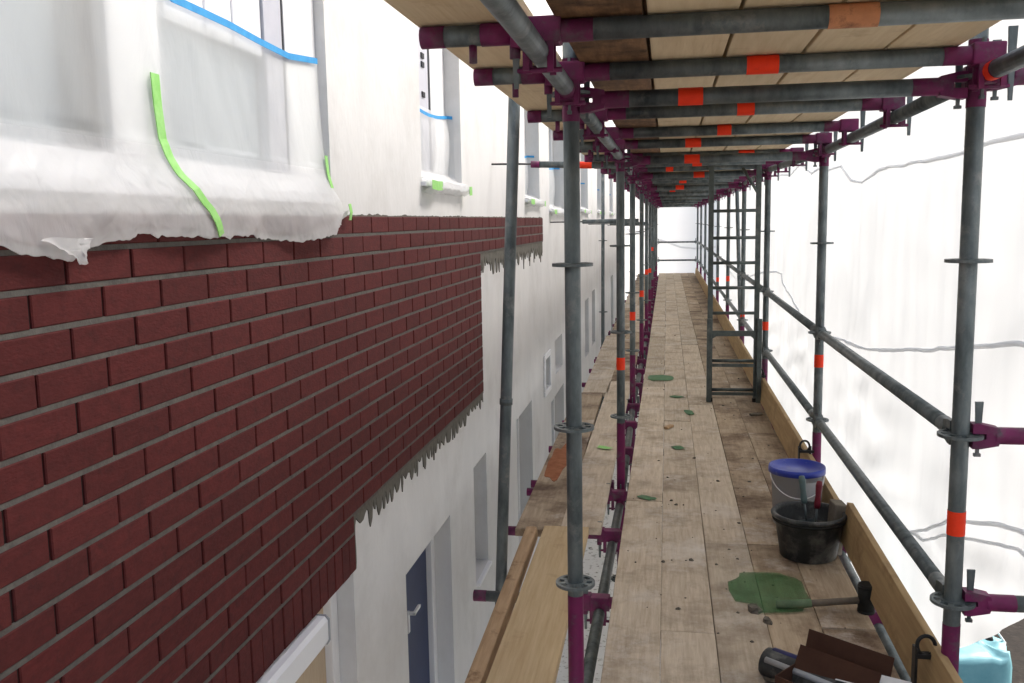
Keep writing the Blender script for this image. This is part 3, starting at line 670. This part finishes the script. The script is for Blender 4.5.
# ---------------------------------------------------------------- masking film over the windows
def smooth(t): t = max(0, min(1, t)); return t*t*(3-2*t)
film = empty('masking_film', (-1.05, 2.3, 1.6), 'large milky masking film bunched over the sill of the nearest upper window', 'plastic film', 'masking films over the upper windows'); fo = Vector((1.05, -2.3, -1.6))
BOT = [(.8, 1.615), (1.58, 1.6), (1.69, 1.58), (1.78, 1.562), (1.86, 1.585), (1.94, 1.596), (2.06, 1.614), (2.41, 1.602), (2.66, 1.603), (2.87, 1.585), (3.06, 1.575), (3.2, 1.583), (3.36, 1.592), (3.6, 1.668)]
TOPC = [(.8, 2.8), (2.26, 2.8), (2.32, 2.30), (2.385, 2.245), (2.73, 2.247), (2.95, 2.236), (3.18, 2.227), (3.46, 2.257)]
def filmpt(u, v):
    """v 0 at the top, 1 at the tucked hem"""
    y = .75+2.62*u
    ya, xa = .75+(3.475-.75)*u, -1.056
    zt = lerp_pts(TOPC, ya)
    zs = 1.86; xs0 = -1.04
    ue = smooth((u-.93)/.07)
    if v < .5:
        t = v/.5; z = zt+(zs-zt)*t
        x = xa+(xs0-xa)*t**2.5
        x += (.014*nz(ya*2.2, z*1.2, 4)+.008*nz(ya*4.5+z*2, z*1.6, 2)+.003*nz(ya*13+z*5, z*2, 6)+.002*abs(nz(ya*24-z*12, z*3, 9)))*smooth(t*3)*(1-ue)
        return Vector((x, ya, z))
    t = (v-.5)/.5
    yb = .75+2.85*u; zb = lerp_pts(BOT, yb)
    zb += .010*nz(yb*12, 2, 2)+.006*nz(yb*37, 1, 5)
    sec = [(xs0, 1.86), (-1.034, 1.82), (-1.022, 1.785), (-1.007, 1.75), (-.996, 1.715), (-.989, 1.675), (-.986, zb+.025), (-.99, zb), (-1.006, zb+.008), (-1.011, zb+.02)]
    q = t*(len(sec)-1); i = min(int(q), len(sec)-2); f = q-i
    x = sec[i][0]+(sec[i+1][0]-sec[i][0])*f; z = sec[i][1]+(sec[i+1][1]-sec[i][1])*f
    y = ya+(yb-ya)*smooth(max(0, t-.2)*2.2)
    k = smooth(t*2.2)*smooth((1-t)*4)
    cr = .014*nz(y*4+z*5, z*5, 3)+.005*nz(y*9-z*13, z*9, 8)+.007*(.4-abs(nz(y*8+z*5+.6*nz(y*5, z*9, 4), z*3, 1)))+.004*(.4-abs(nz(y*19-z*21, z*9, 6)))+.0012*nz(y*40+z*40, z*32, 4)
    z2 = .008*nz(y*17, z*6, 12)+.004*nz(y*45, z*9, 2)
    return Vector((x+cr*k+(.03*k*nz(y*2.3, 3, 3)), y+.012*k*nz(y*15, z*22, 6), z+z2*k))
m = MB(); m.grid(lambda u, v: filmpt(u, v*.52), 150, 60); m.build('hanging_film', filmm, film, fo)
m = MB(); m.grid(lambda u, v: filmpt(u, .52+.48*v), 420, 80); m.build('bunched_film', filmm2, film, fo)
# twisted tip hanging below the hem
m = MB(); m.grid(lambda u, v: (-.975+.02*math.cos(6.28*u)*(1-v*.75)+.006*nz(u*5, v*4, 1), 1.775+.05*v+.075*math.sin(6.28*u)*(1-v)**1.6+.008*math.sin(6.28*u)+.004*nz(u*9, v*7, 3), 1.612-.055*v+.01*nz(u*4, v*5, 2)), 28, 14); m.build('twisted_tip', filmm2, film, fo)
def strip(pts, wd, nrm, mm, name, parent, off, th=.0018):
    """tape: a ribbon along points, width wd across direction given per point"""
    m = MB()
    for (p, wv) in pts:
        p = Vector(p); wv = Vector(wv)*wd/2; n = Vector(nrm)*th
        for q in (p-wv, p+wv, p+wv+n, p-wv+n): m.v.append(tuple(q))
    for i in range(len(pts)-1):
        for k in range(4): a = i*4+k; b = i*4+(k+1) % 4; m.f.append((a, b, b+4, a+4)); m.sm.append(False); m.mi.append(0)
    m.f.append((0, 1, 2, 3)); k = 4*(len(pts)-1); m.f.append((k+3, k+2, k+1, k)); m.sm += [False, False]; m.mi += [0, 0]
    return m.build(name, mm, parent, off)
bl = [(y, lerp_pts([(2.26, 2.31), (2.385, 2.25), (2.55, 2.249), (2.73, 2.247), (2.95, 2.236), (3.18, 2.229), (3.46, 2.257)], y)) for y in [2.27+.0247*i for i in range(49)]]
strip([((-1.049, y, z), (0, -.05, 1)) for y, z in bl], .022, (1, 0, 0), bluetape, 'blue_tape', film, fo)
gp = []
for i in range(30):
    t = i/29; v = .40+.47*t; u0_ = (2.27-.75)/2.725
    u = u0_+.035*t**1.5; p = filmpt(u, v); p.x += .007; gp.append((p, (.0, 1-.3*t, .3*t)))
strip(gp, .04, (1, 0, 0), greentape, 'green_tape', film, fo, .003)
strip([((-1.035, 3.468, 1.90), (0, 1, 0)), ((-1.03, 3.47, 1.83), (0, 1, 0)), ((-1.016, 3.472, 1.775), (0, 1, 0))], .028, (1, 0, 0), greentape, 'green_tape', film, fo)
strip([((-.99, 3.592, 1.715), (0, 1, .1)), ((-.984, 3.592, 1.68), (0, 1, .1)), ((-.99, 3.59, 1.65), (0, 1, 0))], .028, (1, 0, 0), greentape, 'green_tape', film, fo)

def small_film(a, b, zsill, ztop, rc, label, seed, tape=True):
    ft = empty('masking_film', (-1.0, (a+b)/2, zsill-.05), label, 'plastic film', 'masking films over the upper windows'); off = -Vector(ft.location)
    xf = WALL-rc+.012
    def fn(u, v):
        ya = a+.01+(b-a-.02)*min(1, u/.8)
        xa = xf if u < .8 else xf+(WALL-.045-xf)*(u-.8)/.2
        if v < .6:
            t = v/.6; z = ztop+(zsill+.07-ztop)*t; x = xa+.02*math.sin(math.pi*t)*(1 if u < .8 else .1)+.01*nz(ya*7+seed, z*5, 1)*smooth(t*3)
            return (x, ya, z)
        t = (v-.6)/.4; sec = [(xa+.002, zsill+.07), (WALL-.03, zsill+.03), (WALL+.045, zsill+.005), (WALL+.055, zsill-.035), (WALL+.012, zsill-.06)]
        q = t*4; i = min(int(q), 3); f = q-i; x = sec[i][0]+(sec[i+1][0]-sec[i][0])*f; z = sec[i][1]+(sec[i+1][1]-sec[i][1])*f
        y = ya+((a-.03+(b-a+.06)*u)-ya)*smooth(t*2); k = smooth(t*3)
        return (x+k*(.015*nz(y*13+seed, z*15, 2)+.008*nz(y*30, z*30, seed)), y, z+k*.012*nz(y*11, seed, z*9))
    m = MB(); m.grid(fn, 60, 50); m.build('hanging_film', filmm2, ft, off)
    if tape:
        xs = xf+.006
        strip([((xs, a+.015+(b-a-.03)*i/16, ztop-.035*math.sin(math.pi*i/16)), (0, 0, 1)) for i in range(17)]+[((WALL-.05, b-.012, ztop-.004), (0, 0, 1))], .02, (.7, -.7, 0), bluetape, 'blue_tape', ft, off)
        strip([((WALL+.062, a-.02, zsill-.02), (0, 0, 1)), ((WALL+.064, a+.1, zsill-.025), (0, 0, 1)), ((WALL+.06, a+.22, zsill-.02), (0, 0, 1))], .05, (1, 0, 0), greentape, 'green_tape', ft, off)
        strip([((WALL+.06, b-.05, zsill-.03), (0, 0, 1)), ((WALL+.058, b+.04, zsill-.025), (0, 0, 1))], .055, (1, 0, 0), greentape, 'green_tape', ft, off)
lab = ['crumpled masking film with green tape ends on the sill of the second upper window', 'masking film on the third upper window, behind the leaning tube', 'masking film with green tape on the fourth upper window', 'masking film over the fifth upper window from the camera', 'masking film over the sixth upper window from the camera', 'masking film over the seventh upper window from the camera']
for k, (a, b, c, d, rc, kk) in enumerate(UP[1:]):
    small_film(a, b, c, 2.30 if k < 3 else 2.25, rc, lab[k], k*3.1+1)

# ---------------------------------------------------------------- things on the deck
tub = empty('mortar_tub', (.918, 4.16, DECK), 'round black mortar tub smeared with dried mortar, by the toe board', 'tub')
m = MB(); m.lathe([(.0, 0), (.112, 0), (.122, .006), (.150, .185), (.163, .19), (.166, .2), (.160, .208), (.148, .206), (.144, .19), (.116, .02), (0, .018)], n=48, wob=.012); m.build('body', blackpl, tub)
m = MB(); m.lathe([(.152, .172), (.159, .172), (.161, .186), (.151, .186)], n=48, wob=.012); m.build('rim_band', rubber, tub)
m = MB(); m.lathe([(0, .075), (.12, .072), (.1265, .07)], n=30); m.build('mortar', adhes, tub)
bu = empty('lidded_bucket', (.925, 4.62, DECK), 'cloudy clear plastic bucket with a bright blue lid behind the black tub', 'bucket')
m = MB(); m.lathe([(0, 0), (.106, 0), (.11, .004), (.124, .275), (.131, .276), (.131, .284), (.122, .284), (.107, .008), (0, .006)], n=48); m.build('body', bucketm, bu)
m = MB(); m.lathe([(0, .283), (.112, .283), (.114, .288), (.126, .289), (.1285, .296), (.135, .297), (.1375, .286), (.1375, .266), (.133, .266), (.133, .279), (0, .279)], n=56); m.build('lid', bluepl, bu)
m = MB()
for i in range(15):
    t0 = -1.55+1.65*i/14
    for z in (.06, .24): r_ = .1135+.0125*(z/.275); m.v.append(((r_+.0012)*math.cos(t0), (r_+.0012)*math.sin(t0), z))
for i in range(14): a = 2*i; m.f.append((a, a+1, a+3, a+2)); m.sm.append(True); m.mi.append(0)
m.build('label_wrap', greypl, bu)
m = MB(); m.path([(.1295*math.cos(t), .1295*math.sin(t), .262-.10*math.sin(t-math.pi) if t > math.pi else .262) for t in [math.pi*(1+i/20) for i in range(21)]], .0028); m.build('bail', upvc, bu)
def tool(name, loc, tilt, mm, label):
    t = empty(name, loc, label, 'hand tool'); t.rotation_euler = tilt
    m = MB(); m.lathe([(0, 0), (.013, .0), (.015, .02), (.0125, .06), (.0155, .105), (.012, .125), (0, .128)], (0, 0, .09), 16); m.build('grip', mm, t)
    m = MB(); m.tube((0, 0, .01), (0, 0, .095), .005, 10); m.build('shank', steel, t)
    m = MB(); m.prism([(-.05, -.12), (.05, -.12), (.04, .015), (-.04, .015)], 'y', -.001, .001); m.build('blade', steel, t)
tool('trowel', (.915, 4.205, .245), (R(-6), R(-5), .3), teal, 'trowel with grey-green grip standing in the black tub')
tool('trowel', (.952, 4.20, .225), (R(-4), R(3), -.4), redpl, 'trowel with maroon grip standing in the black tub')
# mallet
mal = empty('rubber_mallet', (1.012, 3.56, DECK), 'black rubber mallet lying on the deck with its handle on the green patch', 'mallet', rz=R(2))
m = MB(); hd = [(.0, -.0)]
m.tube((.035, .0, .0), (.035, .0, .115), .031, 24); m.tube((.035, 0, .004), (.035, 0, .012), .033, 24); m.tube((.035, 0, .1), (.035, 0, .108), .033, 24); m.build('head', rubber, mal)
m = MB(); m.path([(.03, 0, .05), (-.05, 0, .042), (-.12, 0, .034), (-.2, 0, .026), (-.30, 0, .0195)], .0135, 12); m.build('handle', handlew, mal)
m = MB(); m.path([(-.17, 0, .029), (-.22, 0, .0245), (-.302, 0, .0195)], .0165, 12); m.build('grip', mat('green_smeared_wood', (.1, .16, .09), (.2, .28, .17), 18, rough=.8), mal)
# green scraps
def scrap(x, y, sx, sy, rz, label, seed, mm=greenfilm, z=DECK+.001, thick=.004, name='film_scrap', cat='plastic scrap', group='green scraps on the deck'):
    rs = random.Random(seed); m = MB(); n = 22
    rad = [1+.3*nz(math.cos(2*math.pi*k/n)*1.6+seed*7, math.sin(2*math.pi*k/n)*1.6, seed)+.07*rs.uniform(-1, 1) for k in range(n)]
    def zz(px, py): return .004+thick*(nz(px*22, py*22, seed)+.3)
    m.v.append((0, 0, zz(0, 0)))
    for rr_ in (.5, 1):
        for k in range(n):
            t = 2*math.pi*k/n; c, s_ = math.cos(t), math.sin(t); pw = lambda q: math.copysign(abs(q)**.6, q)
            px, py = sx*pw(c)*(1+(rad[k]-1)*(rr_ if rr_ == 1 else .4))*rr_, sy*pw(s_)*(1+(rad[k]-1)*.5)*rr_; m.v.append((px, py, max(.0015, zz(px, py))))
    for k in range(n):
        j = (k+1) % n; m.f.append((0, 1+k, 1+j)); m.f.append((1+k, 1+n+k, 1+n+j, 1+j)); m.sm += [True, True]; m.mi += [0, 0]
    o = m.build(name, mm, None, (x, y, z)); o.rotation_euler = (0, 0, rz); return tag(o, label, cat, group)
scrap(.70, 3.71, .14, .2, .1, 'large dark green film patch under the mallet handle', 1, greenclear, thick=.006)
scrap(.175, 4.95, .055, .03, -.6, 'thin green strip scrap near the deck edge by the second post', 2)
scrap(.36, 6.1, .04, .05, .5, 'green scrap in the middle of the deck, nearer the camera than the leafy one', 3)
scrap(.46, 7.25, .035, .09, .2, 'small leafy green scrap on the deck in front of the ladder', 4)
scrap(.22, 8.85, .12, .16, .1, 'wide green scrap beside the wall-side posts', 5)
scrap(.37, 5.9+2.0, .05, .06, .9, 'green scrap between the ladder and the wide green one', 6)
scrap(-.13, 6.05, .06, .03, -.5, 'pale green strip scrap on the wall-side planks', 7, greentape)
# weathered block against the toe board
m = MB(); m.box(-.028, .028, -.05, .05, 0, .235, bev=.008); o = m.build('wooden_block', greyblock, None, (1.035, 4.22, DECK+.001)); o.rotation_euler = (0, R(5), .1)
tag(o, 'weathered grey block standing upright between the tub and the toe board', 'block')
# cardboard box with its flaps open, holding tools
bx = empty('cardboard_box', (.79, 2.80, DECK), 'open brown cardboard box with raised flaps full of odds and ends, at the bottom edge', 'box', rz=R(-38))
bx.scale = (.82, .82, .9)
def bxp(m, name, mm): return m.build(name, mm, bx)
m = MB()
for q in ((-.17, .17, -.12, -.116, .0, .11), (-.17, .17, .116, .12, 0, .11), (-.17, -.166, -.116, .116, 0, .11), (.166, .17, -.116, .116, 0, .11), (-.166, .166, -.116, .116, 0, .004)): m.box(*q)
bxp(m, 'box_body', card)
for (y, ang, x0, x1) in ((.122, -22, -.19, .16), (.01, -34, -.17, .16)):
    m = MB(); m.box(x0, x1, -.002, .002, 0, .115 if y > .1 else .10); f_ = bxp(m, 'flap', card); f_.location = (0, y, .085); f_.rotation_euler = (R(ang), 0, 0)
m = MB(); m.box(-.05, .2, -.045, .055, 0, .0015); f_ = bxp(m, 'paper_sheet', paper); f_.location = (.05, .065, .118); f_.rotation_euler = (R(8), R(-5), .05)
tl = empty('tool_case', (.70, 2.93, DECK), 'black and blue tool case lying against the open cardboard box', 'tool case', rz=R(-40))
m = MB(); m.path([(-.11, 0, .05), (-.1, 0, .05), (.2, 0, .055), (.21, 0, .055)], .048, 20); m.build('case', blackpl, tl)
m = MB(); m.path([(-.09, .012, .083), (.0, .012, .086), (.2, .012, .088)], .019, 14); m.build('stripe', blueroll, tl)
m = MB(); m.path([(-.09, -.035, .075), (.2, -.035, .078)], .011, 10); m.build('grey_rib', greypl, tl)
rag = scrap(.68, 2.98, .07, .1, .4, 'crumpled grey rag beside the black tool case', 21, greyblock, thick=.05, name='rag', cat='rag', group=None)
# toe board clamps: black ring clips on the posts
for k, (y, lab_) in enumerate(((2.80, 'black ring clamp holding the toe board at the nearest right post'), (5.30, 'black ring clamp holding the toe board at the second right post'), (7.86, 'black ring clamp holding the toe board beside the ladder'))):
    o = empty('toe_board_clamp', (1.06, y, .305), lab_, 'clamp', 'toe board clamps')
    m = MB(); m.path([(.0+.026*math.cos(t)-.0, .002*math.sin(t), .03+.03*math.sin(t)) for t in [math.pi*2*i/22 for i in range(23)]], .006, 8); m.build('ring', blackiron, o)
    m = MB(); m.box(-.035, -.027, -.02, .02, -.11, .025, bev=.002); m.box(-.03, .05, -.014, .014, -.008, .006, bev=.002); m.tube((.03, 0, -.05), (.03, 0, .03), .008, 8); m.build('bracket', blackiron, o)
# crumbs
m = MB(); rc_ = random.Random(9)
def chip(x, y, z, s):
    n0 = len(m.v); k = 6; h = s*rc_.uniform(.25, .7)
    for zz, q in ((0, 1), (h, .6)):
        for i in range(k):
            t = 2*math.pi*i/k+rc_.uniform(-.3, .3); m.v.append((x+s*q*math.cos(t)*rc_.uniform(.6, 1.3), y+s*q*math.sin(t)*rc_.uniform(.6, 1.5), z+zz))
    m.f.append(tuple(n0+k+i for i in range(k))); m.sm.append(False); m.mi.append(0)
    for i in range(k): j = (i+1) % k; m.f.append((n0+i, n0+j, n0+k+j, n0+k+i)); m.sm.append(False); m.mi.append(0)
for i in range(150):
    y = 2.3+abs(rc_.gauss(0, 1))*4.2; x = rc_.uniform(.09, 1.03) if rc_.random() < .55 else rc_.uniform(.55, 1.03)
    chip(x, y, DECK+.0005, rc_.choice((.003, .004, .004, .005, .006, .008, .012)))
for (x, y, s) in ((.62, 3.52, .035), (.66, 3.42, .025), (.33, 3.5, .012), (.27, 4.0, .01), (.75, 3.6, .012)): chip(x, y, DECK+.0005, s)
o = m.build('debris', crumb); o['kind'] = 'stuff'
# wooden offcuts further along
for k, (x, y, rz, lab_) in enumerate(((.97, 7.2, .4, 'mortar lump on the deck just in front of the ladder'), (.30, 6.7, 1.1, 'small curled brown peel lying in mid deck before the ladder'))):
    m = MB(); m.box(-.05, .05, -.018, .018, 0, .018, bev=.006); o = m.build('offcut', greyblock if k == 0 else battenw, None, (x, y, DECK+.001)); o.rotation_euler = (0, 0, rz); tag(o, lab_, 'offcut')

# ---------------------------------------------------------------- turquoise wrapped stack on the ground beyond the hem
st = empty('wrapped_stack', (1.93, 6.05, GZ), 'turquoise film-wrapped stack with white straps on the ground outside the sheeting', 'wrapped stack', rz=R(14))
m = MB()
def wf(u, v):
    a = 2*math.pi*u; c, s_ = math.cos(a), math.sin(a); pw = lambda q: math.copysign(abs(q)**.35, q)
    k = 1 if v < .8 else 1-(v-.8)/.2
    z = min(v/.8, 1)*1.1+ (.05*(v-.8)/.2 if v > .8 else 0)
    return (.33*pw(c)*k+.035*nz(c*3, s_*3, z*4)+.02*nz(c*7, s_*7, z*9), .55*pw(s_)*k+.015*nz(c*3+5, s_*3, z*4), z+.05*nz(c*3*k, s_*3*k, 3)+.025*nz(c*7*k, s_*7*k, 8))
m.grid(wf, 64, 40); m.build('wrapped_load', turq, st)
m = MB()
for y in (-.35, -.1, .15, .4): m.path([(-.345, y, .1), (-.347, y, 1.1), (-.3, y, 1.165), (0, y+.02, 1.178), (.3, y, 1.165), (.347, y, 1.1), (.345, y, .1)], .007, 6)
m.build('strap', paper, st)
for (x, y) in ((.1, -.2), (.22, .05), (-.05, .28), (.2, -.42), (-.15, -.05)): m = MB(); m.lathe([(0, .022), (.018, .02), (.024, .0), (0, 0)], (x, y, 1.16), 10); m.build('dark_knob', rubber, st)
m = MB(); m.box(-.36, .36, -.58, .58, 0, .02); [m.box(x, x+.09, -.58, .58, .02, .1) for x in (-.36, -.045, .27)]; m.build('pallet', battenw, st)
